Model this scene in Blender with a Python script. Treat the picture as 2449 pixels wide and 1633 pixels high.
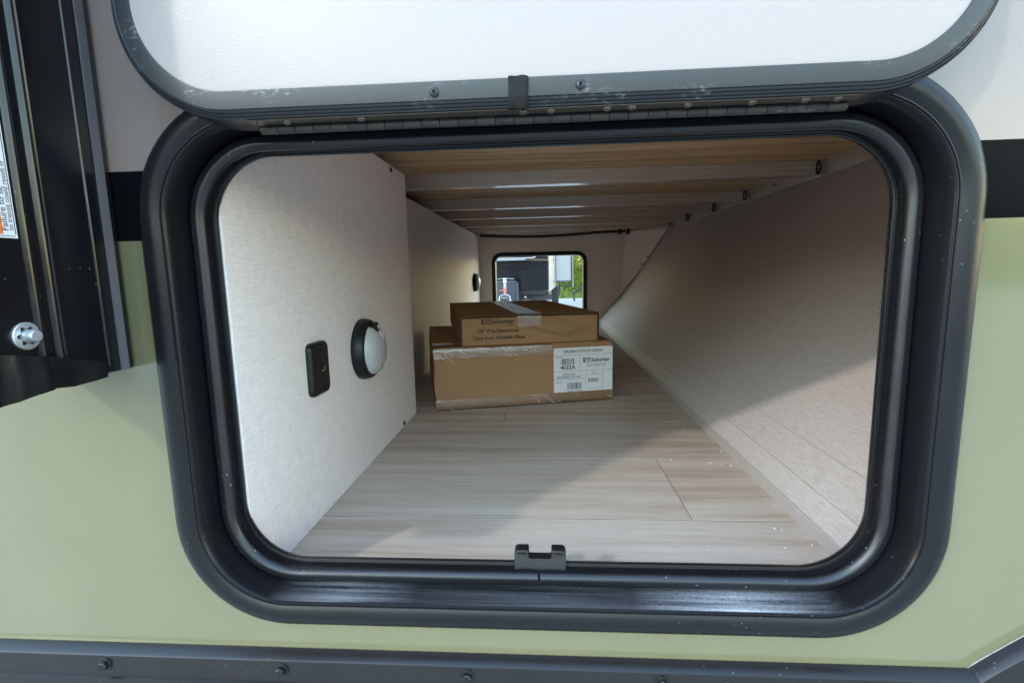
import bpy, bmesh, math, random
from mathutils import Vector, Matrix, Quaternion
random.seed(7)
R = math.radians
scn = bpy.context.scene
for o in list(bpy.data.objects): bpy.data.objects.remove(o)
col = scn.collection

# ------------------------------------------------------------------ camera
cd = bpy.data.cameras.new('camera'); cam = bpy.data.objects.new('camera', cd); col.objects.link(cam)
right = Vector((.99770675, .06435769, -.02096021)); down = Vector((-.01174863, -.14030538, -.99003857)); fwd = Vector((-.06665742, .98801442, -.13922751))
up = -down; back = -fwd
m = Matrix(((right.x, up.x, back.x, 0), (right.y, up.y, back.y, -.40), (right.z, up.z, back.z, .305), (0, 0, 0, 1)))
cam.matrix_world = m
cd.sensor_width = 36; cd.lens = 17.387; cd.clip_start = .01; cd.clip_end = 1500
scn.camera = cam

# ------------------------------------------------------------------ sky, sun, exposure
SUN = Vector((.87, 1.0, -.74)).normalized()
w = bpy.data.worlds.new('World'); scn.world = w; w.use_nodes = True
nt = w.node_tree; bg = nt.nodes['Background']
sky = nt.nodes.new('ShaderNodeTexSky'); sky.sky_type = 'NISHITA'; sky.sun_disc = False
sky.sun_elevation = math.asin(-SUN.z); sky.sun_rotation = math.atan2(-SUN.x, -SUN.y) % (2*math.pi)
sky.air_density = 1.85; sky.dust_density = .1; sky.ozone_density = 2.0
nt.links.new(sky.outputs[0], bg.inputs[0]); bg.inputs[1].default_value = .15
sl = bpy.data.lights.new('sun', 'SUN'); sl.energy = .26; sl.angle = R(2.2); sl.color = (1, .96, .92)
so = bpy.data.objects.new('sun', sl); col.objects.link(so); so.rotation_euler = SUN.to_track_quat('-Z', 'Y').to_euler(); so.location = (-4, -5, 6)
vs = scn.view_settings; vs.view_transform = 'Standard'; vs.look = 'None'; vs.gamma = 1; vs.use_curve_mapping = False
vs.exposure = 2.75
scn.cycles.max_bounces = 10; scn.cycles.diffuse_bounces = 6; scn.cycles.glossy_bounces = 5; scn.cycles.transparent_max_bounces = 12

# ------------------------------------------------------------------ materials
class N:
    def __init__(s, name):
        s.m = bpy.data.materials.new(name); s.m.use_nodes = True
        s.t = s.m.node_tree; s.p = s.t.nodes['Principled BSDF']; s.out = s.t.nodes['Material Output']
        s._c = None
    def n(s, typ, **kw):
        x = s.t.nodes.new('ShaderNode' + typ)
        for k, v in kw.items(): setattr(x, k, v)
        return x
    def l(s, a, b): s.t.links.new(a, b)
    def coord(s):
        if not s._c: s._c = s.n('TexCoord')
        return s._c.outputs['Object']
    def mp(s, scale, loc=None, src=None, rot=None):
        x = s.n('Mapping'); s.l(src or s.coord(), x.inputs[0])
        x.inputs['Scale'].default_value = scale
        if loc: x.inputs['Location'].default_value = loc
        if rot: x.inputs['Rotation'].default_value = rot
        return x.outputs[0]
    def noise(s, vec, scale=1, detail=3, rough=.5):
        x = s.n('TexNoise'); s.l(vec, x.inputs['Vector'])
        x.inputs['Scale'].default_value = scale; x.inputs['Detail'].default_value = detail; x.inputs['Roughness'].default_value = rough
        return x.outputs['Fac']
    def voro(s, vec, scale):
        x = s.n('TexVoronoi'); s.l(vec, x.inputs['Vector']); x.inputs['Scale'].default_value = scale
        return x.outputs['Distance']
    def ramp(s, fac, stops):
        x = s.n('ValToRGB'); s.l(fac, x.inputs[0]); e = x.color_ramp.elements
        while len(e) < len(stops): e.new(.5)
        for i, (p, c) in enumerate(stops):
            e[i].position = p; e[i].color = (*c, 1) if not isinstance(c, (int, float)) else (c, c, c, 1)
        return x.outputs[0]
    def math(s, op, a, b=None, clamp=False):
        x = s.n('Math', operation=op); x.use_clamp = clamp
        for i, v in enumerate((a, b)):
            if v is None: continue
            if isinstance(v, (int, float)): x.inputs[i].default_value = v
            else: s.l(v, x.inputs[i])
        return x.outputs[0]
    def mix(s, fac, a, b, mode='MIX'):
        x = s.n('MixRGB', blend_type=mode)
        for i, v in enumerate((fac, a, b)):
            if isinstance(v, tuple): x.inputs[i].default_value = (*v, 1)
            elif isinstance(v, (int, float)): x.inputs[i].default_value = v
            else: s.l(v, x.inputs[i])
        return x.outputs[0]
    def col(s, c):
        if isinstance(c, tuple): s.p.inputs['Base Color'].default_value = (*c, 1)
        else: s.l(c, s.p.inputs['Base Color'])
    def set(s, **kw):
        for k, v in kw.items():
            i = s.p.inputs[k.replace('_', ' ')]
            if isinstance(v, (int, float, tuple)): i.default_value = v
            else: s.l(v, i)
    def bump(s, h, strength=.3, dist=.001, normal=None):
        x = s.n('Bump'); s.l(h, x.inputs['Height']); x.inputs['Strength'].default_value = strength; x.inputs['Distance'].default_value = dist
        if normal: s.l(normal, x.inputs['Normal'])
        s.l(x.outputs[0], s.p.inputs['Normal']); return x.outputs[0]
    def sep(s):
        x = s.n('SeparateXYZ'); s.l(s.coord(), x.inputs[0]); return x.outputs

def paint(name, c, rough=.2, peel=.12, coat=.6, dirt=.06, spec=.5):
    k = N(name)
    a = k.noise(k.mp((5, 5, 5)), 1, 4)
    c2 = tuple(v*(1-dirt*1.6) for v in c)
    fl = k.voro(k.mp((1, 1, 1)), 55)
    base = k.mix(k.ramp(a, [(.35, 0), (.7, 1)]), c2, c)
    g = k.noise(k.mp((1, 1, 1)), 12, 3)
    fk = k.math('MULTIPLY', k.ramp(k.voro(k.mp((1, 1, 1)), 90), [(.03, 1), (.07, 0)]), k.ramp(g, [(.56, 0), (.66, .5)]))
    k.col(k.mix(fk, base, (.10, .09, .07)))
    rf = k.noise(k.mp((7, 7, 3)), 1, 4, .6)
    k.set(Roughness=k.ramp(rf, [(.35, max(.03, rough-.05)), (.7, rough+.10)]), Coat_Weight=coat, Coat_Roughness=.05, Specular_IOR_Level=spec)
    k.bump(k.noise(k.mp((1, 1, 1)), 260, 2), peel, .0006)
    return k.m
def plain(name, c, rough=.5, metal=0, bump=0, bscale=600, spec=.5, var=.1, specks=0):
    k = N(name)
    a = k.noise(k.mp((1, 1, 1)), 25, 4)
    base = k.mix(a, tuple(v*(1-var) for v in c), tuple(min(1, v*(1+var)) for v in c))
    if specks:
        d = k.voro(k.mp((1, 1, 1)), 150); g = k.noise(k.mp((1, 1, 1)), 9, 2)
        f = k.math('MULTIPLY', k.ramp(d, [(.045, 1), (.09, 0)]), k.ramp(g, [(.5, 0), (.62, 1)]))
        base = k.mix(k.math('MULTIPLY', f, specks), base, (.55, .53, .5))
    k.col(base)
    rr = k.noise(k.mp((1, 1, 1)), 40, 4)
    k.set(Roughness=k.ramp(rr, [(.3, max(0, rough-.07)), (.75, min(1, rough+.08))]), Metallic=metal, Specular_IOR_Level=spec)
    if bump: k.bump(k.noise(k.mp((1, 1, 1)), bscale, 3), bump, .0008)
    return k.m

M = {}
M['green'] = paint('green gelcoat', (.155, .144, .076), .12, .10, 1.0)
M['beige'] = paint('beige gelcoat', (.232, .175, .156), .25, .1, .4)
M['gloss_black'] = paint('gloss black vinyl', (.004, .004, .005), .2, .04, 0.0, .06, .03)
M['frame'] = plain('black powder coat', (.018, .018, .02), .42, 0, .12, 1500, .5, .15, .5)
M['trim'] = plain('dark bronze trim', (.012, .0105, .011), .34, 0, .06, 900, .4, .12, .3)
M['rubber'] = plain('black rubber', (.008, .008, .010), .36, 0, .1, 900, .5, .2, .9)
M['arm'] = plain('black anodised arm', (.008, .008, .010), .2, .1, .03, 900, .5, .2, .5)
M['foot'] = plain('black cast foot', (.006, .006, .007), .4, 0, .15, 700, .3, .2)
M['greyedge'] = plain('grey cut edge', (.10, .095, .105), .6, 0, .2, 900)
M['zinc'] = plain('zinc bolt', (.62, .64, .68), .35, .7, .1, 900)
M['darkscrew'] = plain('dark screw', (.03, .03, .035), .3, .7)
M['blackplastic'] = plain('black plastic', (.008, .008, .009), .4, 0, .1, 1200, .35)
M['dark'] = plain('dark gap', (.006, .006, .006), .9)
M['lens'] = plain('frosted lens', (.44, .43, .44), .3, 0, .05, 800, .5, .02)
M['sensor'] = plain('sensor lens', (.35, .36, .36), .2, 0, 0, 1, .5, .02)
M['ink'] = plain('black print', (.03, .026, .022), .8)
M['inkbrown'] = plain('dark print on board', (.045, .03, .02), .85)
M['paper'] = plain('white label paper', (.72, .71, .74), .55, 0, .03, 900, .4, .02)
M['orange'] = plain('orange sticker', (.75, .16, .03), .5)
M['white'] = plain('white slide panel', (.40, .40, .41), .4, 0, .03, 300)
M['dirtywhite'] = plain('weathered white side', (.27, .265, .265), .5, 0, .1, 90, .5, .35)
M['steel'] = plain('bright steel', (.30, .31, .33), .35, .5, .05, 300)
M['chassis'] = plain('black chassis', (.02, .02, .022), .5)
M['propane'] = plain('grey propane cover', (.035, .04, .05), .45, 0, .05, 200)
M['red'] = plain('red tag', (.55, .06, .04), .5)
M['gold'] = plain('brass contact', (.7, .52, .25), .35, .9)
M['strip'] = plain('plain beige vinyl strip', (.37, .33, .31), .5, 0, .05, 500, .5, .05)
M['seam'] = plain('caulk seam', (.40, .35, .33), .7)
M['crumb'] = plain('white crumbs', (.75, .73, .7), .8)

# the rim and hinge metal, with pale scuffs
def scuffed(name, c, rough, metal, amt):
    k = N(name)
    s1 = k.noise(k.mp((220, 220, 500)), 1, 4, .6); s2 = k.noise(k.mp((30, 30, 60)), 1, 2)
    f = k.math('MULTIPLY', k.ramp(s1, [(.52, 0), (.72, 1)]), k.ramp(s2, [(.56, 0), (.72, 1)]))
    k.col(k.mix(k.math('MULTIPLY', f, amt), c, (.5, .5, .52)))
    k.set(Roughness=rough, Metallic=metal)
    k.bump(k.noise(k.mp((1, 1, 1)), 1200, 2), .05, .0006)
    return k.m
M['rim'] = scuffed('slate door rim', (.026, .028, .034), .36, .15, .4)
M['leaf'] = scuffed('worn hinge steel', (.16, .14, .12), .36, .8, .25)
M['knuckle_light'] = scuffed('bare knuckle', (.040, .036, .033), .40, .3, .2)
M['knuckle_dark'] = scuffed('black knuckle', (.02, .02, .022), .45, .1, .35)
def framechannel():
    k = N('black frame with dusty sill')
    x, y, z = k.sep()
    n1 = k.noise(k.mp((6, 190, 190)), 1, 5, .62); n3 = k.noise(k.mp((900, 300, 600)), 1, 2)
    # dust lies only along the sill gutter, thicker towards both ends and fading out
    low = k.ramp(k.math('SUBTRACT', .0245, z), [(0, 0), (.006, 1)])
    inn = k.math('MULTIPLY', k.math('GREATER_THAN', y, -.008), low)
    rgt = k.math('SUBTRACT', 1, k.math('MULTIPLY', k.math('ABSOLUTE', k.math('SUBTRACT', x, .165)), 11), True)
    lft = k.math('MULTIPLY', k.math('SUBTRACT', 1, k.math('MULTIPLY', k.math('ABSOLUTE', k.math('ADD', x, .185)), 15), True), .5)
    mid = k.math('MULTIPLY', k.math('SUBTRACT', 1, k.math('MULTIPLY', k.math('ABSOLUTE', x), 3.9), True), .16)
    side = k.math('ADD', k.math('ADD', rgt, lft), mid)
    f = k.math('MULTIPLY', inn, k.ramp(k.math('ADD', k.math('MULTIPLY', n1, .75), k.math('MULTIPLY', n3, .25)), [(.37, .0), (.62, .72)]))
    f = k.math('MULTIPLY', f, side)
    d = k.voro(k.mp((1, 1, 1)), 160); g = k.noise(k.mp((1, 1, 1)), 8, 2)
    sp = k.math('MULTIPLY', k.ramp(d, [(.04, 1), (.08, 0)]), k.ramp(g, [(.52, 0), (.64, .6)]))
    c = k.mix(sp, (.007, .007, .0085), (.5, .5, .5))
    k.col(k.mix(f, c, (.55, .57, .62)))
    rr = k.noise(k.mp((1, 1, 1)), 18, 4)
    k.set(Roughness=k.ramp(rr, [(.3, .26), (.75, .36)]), Specular_IOR_Level=.30)
    k.bump(k.noise(k.mp((1, 1, 1)), 1500, 2), .08, .0006)
    return k.m
M['frame'] = framechannel()
def doorwhite():
    k = N('white pebbled door liner')
    k.col((.312, .265, .255)); k.set(Roughness=.45)
    a = k.noise(k.mp((1, 1, 1.6)), 520, 3)
    k.bump(a, .22, .0008); return k.m
M['doorwhite'] = doorwhite()
def weave(name, c1, c2):
    k = N(name)
    a = k.noise(k.mp((1100, 1100, 55)), 1, 2, .6); b = k.noise(k.mp((55, 55, 1100)), 1, 2, .6)
    big = k.noise(k.mp((120, 120, 120)), 1, 2)
    f = k.math('ADD', k.math('MULTIPLY', a, .45), k.math('MULTIPLY', b, .55))
    f = k.math('ADD', f, k.math('MULTIPLY', k.math('SUBTRACT', big, .5), .08))
    gr = k.noise(k.mp((4, 4, 4)), 1, 5, .6); sc_ = k.noise(k.mp((30, 30, 9)), 1, 4, .7)
    cc = k.ramp(f, [(.36, c1), (.6, c2)])
    cc = k.mix(k.math('MULTIPLY', k.ramp(gr, [(.4, 0), (.75, 1)]), .07), cc, c1)
    cc = k.mix(k.math('MULTIPLY', k.ramp(sc_, [(.64, 0), (.74, 1)]), .12), cc, tuple(v*.6 for v in c1))
    k.col(cc)
    k.set(Roughness=.6, Specular_IOR_Level=.35)
    k.bump(f, .25, .0006); return k.m
M['weave_shaded'] = weave('shade-darkened taupe woven panel', (.36, .31, .29), (.49, .432, .41))  # same weave as the left panel, darkened to carry the right wall's shade
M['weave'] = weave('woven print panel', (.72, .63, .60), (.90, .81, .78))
def wood():
    k = N('greige plank vinyl')
    oi = k.n('ObjectInfo'); off = k.n('CombineXYZ')
    k.l(k.math('MULTIPLY', oi.outputs['Random'], 37.0), off.inputs[0]); k.l(k.math('MULTIPLY', oi.outputs['Random'], 11.0), off.inputs[1])
    ad = k.n('VectorMath', operation='ADD'); k.l(k.coord(), ad.inputs[0]); k.l(off.outputs[0], ad.inputs[1]); v = ad.outputs[0]
    wv = k.noise(k.mp((3, 9, 1), src=v), 1, 2)
    wa = k.n('VectorMath', operation='ADD'); cx = k.n('CombineXYZ'); k.l(k.math('MULTIPLY', wv, .03), cx.inputs[1]); k.l(v, wa.inputs[0]); k.l(cx.outputs[0], wa.inputs[1])
    g1 = k.noise(k.mp((2.2, 34, 1), src=wa.outputs[0]), 1, 4, .6); g2 = k.noise(k.mp((16, 330, 1), src=wa.outputs[0]), 1, 3, .6)
    g3 = k.noise(k.mp((500, 900, 1), src=v), 1, 2)
    c = k.ramp(g1, [(.28, (.34, .23, .155)), (.42, (.46, .355, .27)), (.55, (.54, .445, .365)), (.72, (.60, .515, .435))])
    c = k.mix(k.math('MULTIPLY', k.ramp(g2, [(.35, 1), (.6, 0)]), .28), c, (.34, .25, .185))
    c = k.mix(k.math('MULTIPLY', k.ramp(g3, [(.35, 0), (.7, 1)]), .25), c, (.58, .52, .47))
    tint = k.math('ADD', .86, k.math('MULTIPLY', oi.outputs['Random'], .14))
    tt = k.n('CombineXYZ'); [k.l(tint, tt.inputs[i]) for i in range(3)]
    c = k.mix(1.0, c, tt.outputs[0], 'MULTIPLY')
    k.col(c); k.set(Roughness=.5, Specular_IOR_Level=.3)
    k.bump(k.math('ADD', g2, k.math('MULTIPLY', g3, .6)), .14, .0006); return k.m
M['plank'] = wood()
def ply():
    k = N('pine plywood')
    wv = k.noise(k.mp((2, 6, 1)), 1, 2)
    wa = k.n('VectorMath', operation='ADD'); cx = k.n('CombineXYZ'); k.l(k.math('MULTIPLY', wv, .09), cx.inputs[1]); k.l(k.coord(), wa.inputs[0]); k.l(cx.outputs[0], wa.inputs[1])
    g = k.noise(k.mp((1.0, 42, 1), src=wa.outputs[0]), 1, 3, .55); g2 = k.noise(k.mp((6, 240, 1), src=wa.outputs[0]), 1, 3)
    c = k.ramp(g, [(.33, (.62, .32, .14)), (.48, (.80, .53, .30)), (.62, (.88, .67, .43))])
    c = k.mix(k.math('MULTIPLY', k.ramp(g2, [(.4, 1), (.6, 0)]), .55), c, (.36, .19, .085))
    k.col(c); k.set(Roughness=.55); return k.m
M['ply'] = ply()
def brushed():
    k = N('brushed aluminium')
    g = k.noise(k.mp((4, 300, 900)), 1, 3)
    k.col(k.mix(g, (.60, .54, .485), (.74, .68, .625))); k.set(Metallic=.6, Roughness=k.ramp(g, [(.3, .16), (.7, .28)]), Anisotropic=.5)
    k.bump(g, .08, .0005); return k.m
M['alu'] = brushed()
def card(name, c):
    k = N(name)
    a = k.noise(k.mp((9, 9, 9)), 1, 4); f = k.noise(k.mp((500, 500, 160)), 1, 3)
    cc = k.mix(k.ramp(a, [(.35, 0), (.7, 1)]), tuple(v*.88 for v in c), c)
    cc = k.mix(k.math('MULTIPLY', k.ramp(f, [(.4, 0), (.75, 1)]), .22), cc, tuple(v*.62 for v in c))
    k.col(cc); k.set(Roughness=.75, Specular_IOR_Level=.25); 
    k.bump(k.noise(k.mp((220, 220, 12)), 1, 2), .12, .0006); return k.m
M['card'] = card('brown corrugated board', (.35, .192, .098))
M['card_big'] = card('light brown corrugated board', (.355, .202, .106))
def flute():
    k = N('board flute edge')
    x = k.n('TexWave', wave_type='BANDS', bands_direction='X'); k.l(k.mp((1, 1, .7)), x.inputs[0]); x.inputs['Scale'].default_value = 62; x.inputs['Distortion'].default_value = 1.2
    k.col(k.mix(x.outputs[0], (.012, .006, .003), (.09, .05, .024))); k.set(Roughness=.9); return k.m
M['flute'] = flute()
def tape():
    k = N('clear packing tape')
    h = k.noise(k.mp((60, 60, 60)), 1, 4, .65); h2 = k.noise(k.mp((260, 30, 140)), 1, 3, .7)
    hh = k.math('ADD', h, k.math('MULTIPLY', h2, .7))
    gl = k.n('BsdfGlossy'); gl.inputs['Roughness'].default_value = .12; gl.inputs['Color'].default_value = (.95, .96, 1, 1)
    b = k.n('Bump'); b.inputs['Strength'].default_value = .55; b.inputs['Distance'].default_value = .003; k.l(hh, b.inputs['Height']); k.l(b.outputs[0], gl.inputs['Normal'])
    tr = k.n('BsdfTransparent'); tr.inputs[0].default_value = (.94, .90, .84, 1)
    fr = k.n('Fresnel'); fr.inputs[0].default_value = 1.5; k.l(b.outputs[0], fr.inputs['Normal'])
    mx = k.n('MixShader'); k.l(k.math('ADD', k.math('MULTIPLY', fr.outputs[0], 1.6), .10, True), mx.inputs[0]); k.l(tr.outputs[0], mx.inputs[1]); k.l(gl.outputs[0], mx.inputs[2])
    k.l(mx.outputs[0], k.out.inputs[0]); return k.m
M['tape'] = tape()
def cloth_tape():
    k = N('black gaffer tape'); f = k.noise(k.mp((900, 900, 900)), 1, 3)
    k.col(k.mix(f, (.004, .004, .004), (.035, .035, .035))); k.set(Roughness=.8, Specular_IOR_Level=.1); k.bump(f, .5, .001); return k.m
M['gaffer'] = cloth_tape()
def gravel():
    k = N('pale gravel ground')
    a = k.noise(k.mp((40, 40, 40)), 1, 6, .7); b = k.voro(k.mp((1, 1, 1)), 55); d = k.noise(k.mp((.5, .5, .5)), 1, 4)
    c = k.ramp(a, [(.3, (.20, .19, .175)), (.55, (.37, .35, .32)), (.75, (.52, .50, .46))])
    c = k.mix(k.math('MULTIPLY', d, .4), c, (.30, .29, .28))
    k.col(c); k.set(Roughness=.9); k.bump(k.math('ADD', a, b), .6, .01); return k.m
M['gravel'] = gravel()
def capblack():
    k = N('glossy black front cap')
    k.col((.006, .006, .009)); k.set(Roughness=.12, Specular_IOR_Level=.35)
    k.bump(k.noise(k.mp((.6, .6, 5)), 1, 2), .25, .05); return k.m
M['cap'] = capblack()
def leafmat(name, c1, c2):
    k = N(name); oi = k.n('NewGeometry'); 
    k.col(k.mix(oi.outputs['Random Per Island'], c1, c2)); k.set(Roughness=.55)
    try: k.set(Transmission_Weight=0.0)
    except Exception: pass
    tl = k.n('BsdfTranslucent'); tl.inputs[0].default_value = (c2[0]*1.3, c2[1]*1.4, c2[2], 1)
    mx = k.n('MixShader'); mx.inputs[0].default_value = .35; k.l(k.p.outputs[0], mx.inputs[1]); k.l(tl.outputs[0], mx.inputs[2]); k.l(mx.outputs[0], k.out.inputs[0])
    return k.m
M['leaf_a'] = leafmat('fresh leaves', (.015, .045, .006), (.20, .27, .04))
M['leaf_b'] = leafmat('yellow green leaves', (.05, .09, .01), (.40, .38, .04))
M['bark'] = plain('grey bark', (.12, .10, .085), .9, 0, .5, 60, .3, .3)

# ------------------------------------------------------------------ mesh helpers
def setp(o, label=None, cat=None, group=None, kind=None):
    for k, v in (('label', label), ('category', cat), ('group', group), ('kind', kind)):
        if v: o[k] = v
    return o
def empty(name, loc, rz=0, **kw):
    o = bpy.data.objects.new(name, None); col.objects.link(o); o.location = loc; o.rotation_euler = (0, 0, rz); o.empty_display_size = .05
    o['_loc'] = tuple(loc) if rz == 0 else (0, 0, 0)
    return setp(o, **kw)
class MB:
    def __init__(s): s.v = []; s.f = []; s.fm = []; s.mi = 0
    def add(s, vs, fs):
        b = len(s.v); s.v += [tuple(p) for p in vs]; s.f += [tuple(b+i for i in f) for f in fs]; s.fm += [s.mi]*len(fs); return s
    def box(s, x0, x1, y0, y1, z0, z1):
        vs = [(x, y, z) for x in (x0, x1) for y in (y0, y1) for z in (z0, z1)]
        return s.add(vs, [(0, 1, 3, 2), (4, 6, 7, 5), (0, 4, 5, 1), (2, 3, 7, 6), (0, 2, 6, 4), (1, 5, 7, 3)])
    def loft(s, loops, closed=True, cap0=False, cap1=False, ring=False):
        n = len(loops[0]); vs = [p for L in loops for p in L]; fs = []
        K = len(loops)
        for a in range(K if ring else K-1):
            b = (a+1) % K
            for i in range(n if closed else n-1):
                j = (i+1) % n; fs.append((a*n+i, a*n+j, b*n+j, b*n+i))
        if cap0: fs.append(tuple(range(n))[::-1])
        if cap1: fs.append(tuple((K-1)*n+i for i in range(n)))
        return s.add(vs, fs)
    def cyl(s, p0, p1, r0, r1=None, n=16, caps=True):
        p0 = Vector(p0); p1 = Vector(p1); r1 = r0 if r1 is None else r1
        d = (p1-p0).normalized(); a = d.orthogonal().normalized(); b = d.cross(a)
        L = [[tuple(p + (a*math.cos(2*math.pi*i/n)+b*math.sin(2*math.pi*i/n))*r) for i in range(n)] for p, r in ((p0, r0), (p1, r1))]
        return s.loft(L, True, caps, caps)
    def lathe(s, o, axis, prof, n=32, cap=True):
        o = Vector(o); d = Vector(axis).normalized(); a = d.orthogonal().normalized(); b = d.cross(a)
        L = [[tuple(o+d*h+(a*math.cos(2*math.pi*i/n)+b*math.sin(2*math.pi*i/n))*max(r, 1e-5)) for i in range(n)] for r, h in prof]
        return s.loft(L, True, cap, cap)
    def tube(s, pts, r, n=10, caps=True):
        pts = [Vector(p) for p in pts]; L = []
        ref = None
        for i, p in enumerate(pts):
            t = (pts[min(i+1, len(pts)-1)]-pts[max(i-1, 0)]).normalized()
            if ref is None: ref = t.orthogonal().normalized()
            ref = (ref - t*ref.dot(t)).normalized(); b = t.cross(ref)
            rr = r[i] if isinstance(r, (list, tuple)) else r
            L.append([tuple(p+(ref*math.cos(2*math.pi*k/n)+b*math.sin(2*math.pi*k/n))*rr) for k in range(n)])
        return s.loft(L, True, caps, caps)
    def prism(s, poly, fn, a, b):
        """poly: 2-D points, fn(u,v,t)->xyz, t from a to b"""
        n = len(poly); vs = [fn(u, v, a) for u, v in poly]+[fn(u, v, b) for u, v in poly]
        fs = [tuple(range(n))[::-1], tuple(range(n, 2*n))]+[(i, (i+1) % n, n+(i+1) % n, n+i) for i in range(n)]
        return s.add(vs, fs)
    def build(s, name, mat, parent=None, smooth=False, bevel=0, seg=2, angle=40, recalc=True, **kw):
        loc = Vector((0, 0, 0))
        if parent is not None:
            r = parent
            while r.parent: r = r.parent
            loc = Vector(r.get('_loc', (0, 0, 0)))
        me = bpy.data.meshes.new(name)
        me.from_pydata([tuple(Vector(p)-loc) for p in s.v], [], s.f)
        mats = mat if isinstance(mat, list) else [mat]
        for q in mats: me.materials.append(M[q] if isinstance(q, str) else q)
        for p, i in zip(me.polygons, s.fm): p.material_index = i
        if recalc:
            bm = bmesh.new(); bm.from_mesh(me); bmesh.ops.recalc_face_normals(bm, faces=bm.faces); bm.to_mesh(me); bm.free()
        o = bpy.data.objects.new(name, me); col.objects.link(o)
        if parent is not None: o.parent = parent
        if bevel:
            b = o.modifiers.new('bevel', 'BEVEL'); b.width = bevel; b.segments = seg; b.limit_method = 'ANGLE'; b.angle_limit = R(35)
        if smooth or bevel:
            me.polygons.foreach_set('use_smooth', [True]*len(me.polygons))
            try: me.set_sharp_from_angle(angle=R(angle))
            except Exception: pass
        setp(o, **kw); return o
def rr(x0, x1, z0, z1, r, n=12):
    """rounded rectangle in x,z : list of (x,z), starting low-left corner, going clockwise from outside"""
    r = max(r, 1e-4); out = []
    for cx, cz, a0 in ((x0+r, z0+r, 180), (x1-r, z0+r, 270), (x1-r, z1-r, 0), (x0+r, z1-r, 90)):
        for i in range(n+1):
            a = R(a0+90*i/n); out.append((cx+r*math.cos(a), cz+r*math.sin(a)))
    return out
def ringloops(x0, x1, z0, z1, r, prof, n=14):
    return [[(x, y, z) for x, z in rr(x0+o, x1-o, z0+o, z1-o, r-o, n)] for o, y in prof]
def rr_half(z, x0, x1, z0, z1, r):
    """x extents of a rounded rectangle at height z"""
    if z <= z0 or z >= z1: return None
    e = 0
    if z < z0+r: e = r-math.sqrt(max(0, r*r-(z0+r-z)**2))
    elif z > z1-r: e = r-math.sqrt(max(0, r*r-(z-z1+r)**2))
    return x0+e, x1-e
_tc = {}
def text(mb, body, fn, size, cx=None, x=None, y=0, bold=0.0, fit=None):
    """append flat text to mb; fn(u,v)->xyz ; centred on cx or starting at x ; fit = wanted width"""
    cu = bpy.data.curves.new('t', 'FONT'); cu.body = body; cu.size = size; cu.offset = bold*size; cu.resolution_u = 3
    o = bpy.data.objects.new('t', cu); col.objects.link(o)
    dg = bpy.context.evaluated_depsgraph_get(); me = bpy.data.meshes.new_from_object(o.evaluated_get(dg))
    xs = [v.co.x for v in me.vertices]; x0, x1 = min(xs), max(xs)
    sc = fit/(x1-x0) if fit else 1
    ox = (cx-(x1-x0)*sc/2) if cx is not None else x
    mb.add([fn(ox+(v.co.x-x0)*sc, y+v.co.y) for v in me.vertices], [tuple(p.vertices) for p in me.polygons])
    bpy.data.objects.remove(o); bpy.data.curves.remove(cu); bpy.data.meshes.remove(me)
def copy_tree(o, parent=None):
    c = o.copy(); col.objects.link(c); c.parent = parent
    for ch in list(o.children): copy_tree(ch, c)
    return c

# ================================================================== GROUND
g = MB(); S = 400
g.add([(-S, -S, -.65), (S, -S, -.65), (S, S, -.65), (-S, S, -.65)], [(0, 1, 2, 3)])
g.build('ground', 'gravel', kind='structure')

# ================================================================== OUTER WALL OF THE TRAILER
FX0, FX1, FZ0, FZ1, FR = -.3322, .3253, -.0082, .4515, .100
HO = .012
XL = -1.3
def xr(z): return min(1.3, .3525+1.37*(z+.034)) if z > -.034 else .3525
def skin(z0, z1, name, mat, parent=None, y=0.0, kind=None):
    mb = MB(); n = max(2, int((z1-z0)/.006)); zs = [z0+(z1-z0)*i/n for i in range(n+1)]
    for i in (FZ0+HO, FZ1-HO):
        if z0 < i < z1: zs += [i-1e-5, i+1e-5]
    zs.sort()
    for a, b in zip(zs, zs[1:]):
        ha = rr_half(a, FX0+HO, FX1-HO, FZ0+HO, FZ1-HO, FR-HO); hb = rr_half(b, FX0+HO, FX1-HO, FZ0+HO, FZ1-HO, FR-HO)
        if ha and hb:
            mb.add([(XL, y, a), (ha[0], y, a), (hb[0], y, b), (XL, y, b)], [(0, 1, 2, 3)])
            mb.add([(ha[1], y, a), (xr(a), y, a), (xr(b), y, b), (hb[1], y, b)], [(0, 1, 2, 3)])
        else:
            mb.add([(XL, y, a), (xr(a), y, a), (xr(b), y, b), (XL, y, b)], [(0, 1, 2, 3)])
    return mb.build(name, mat, parent, kind=kind)
wall = skin(.393, 1.25, 'outer_wall', 'beige', kind='structure')
wall['label'] = 'beige upper side wall of the trailer with a black band and a green lower panel'
skin(.337, .393, 'black_band', 'gloss_black', wall)
skin(-.09, .337, 'green_panel', 'green', wall)

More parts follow.
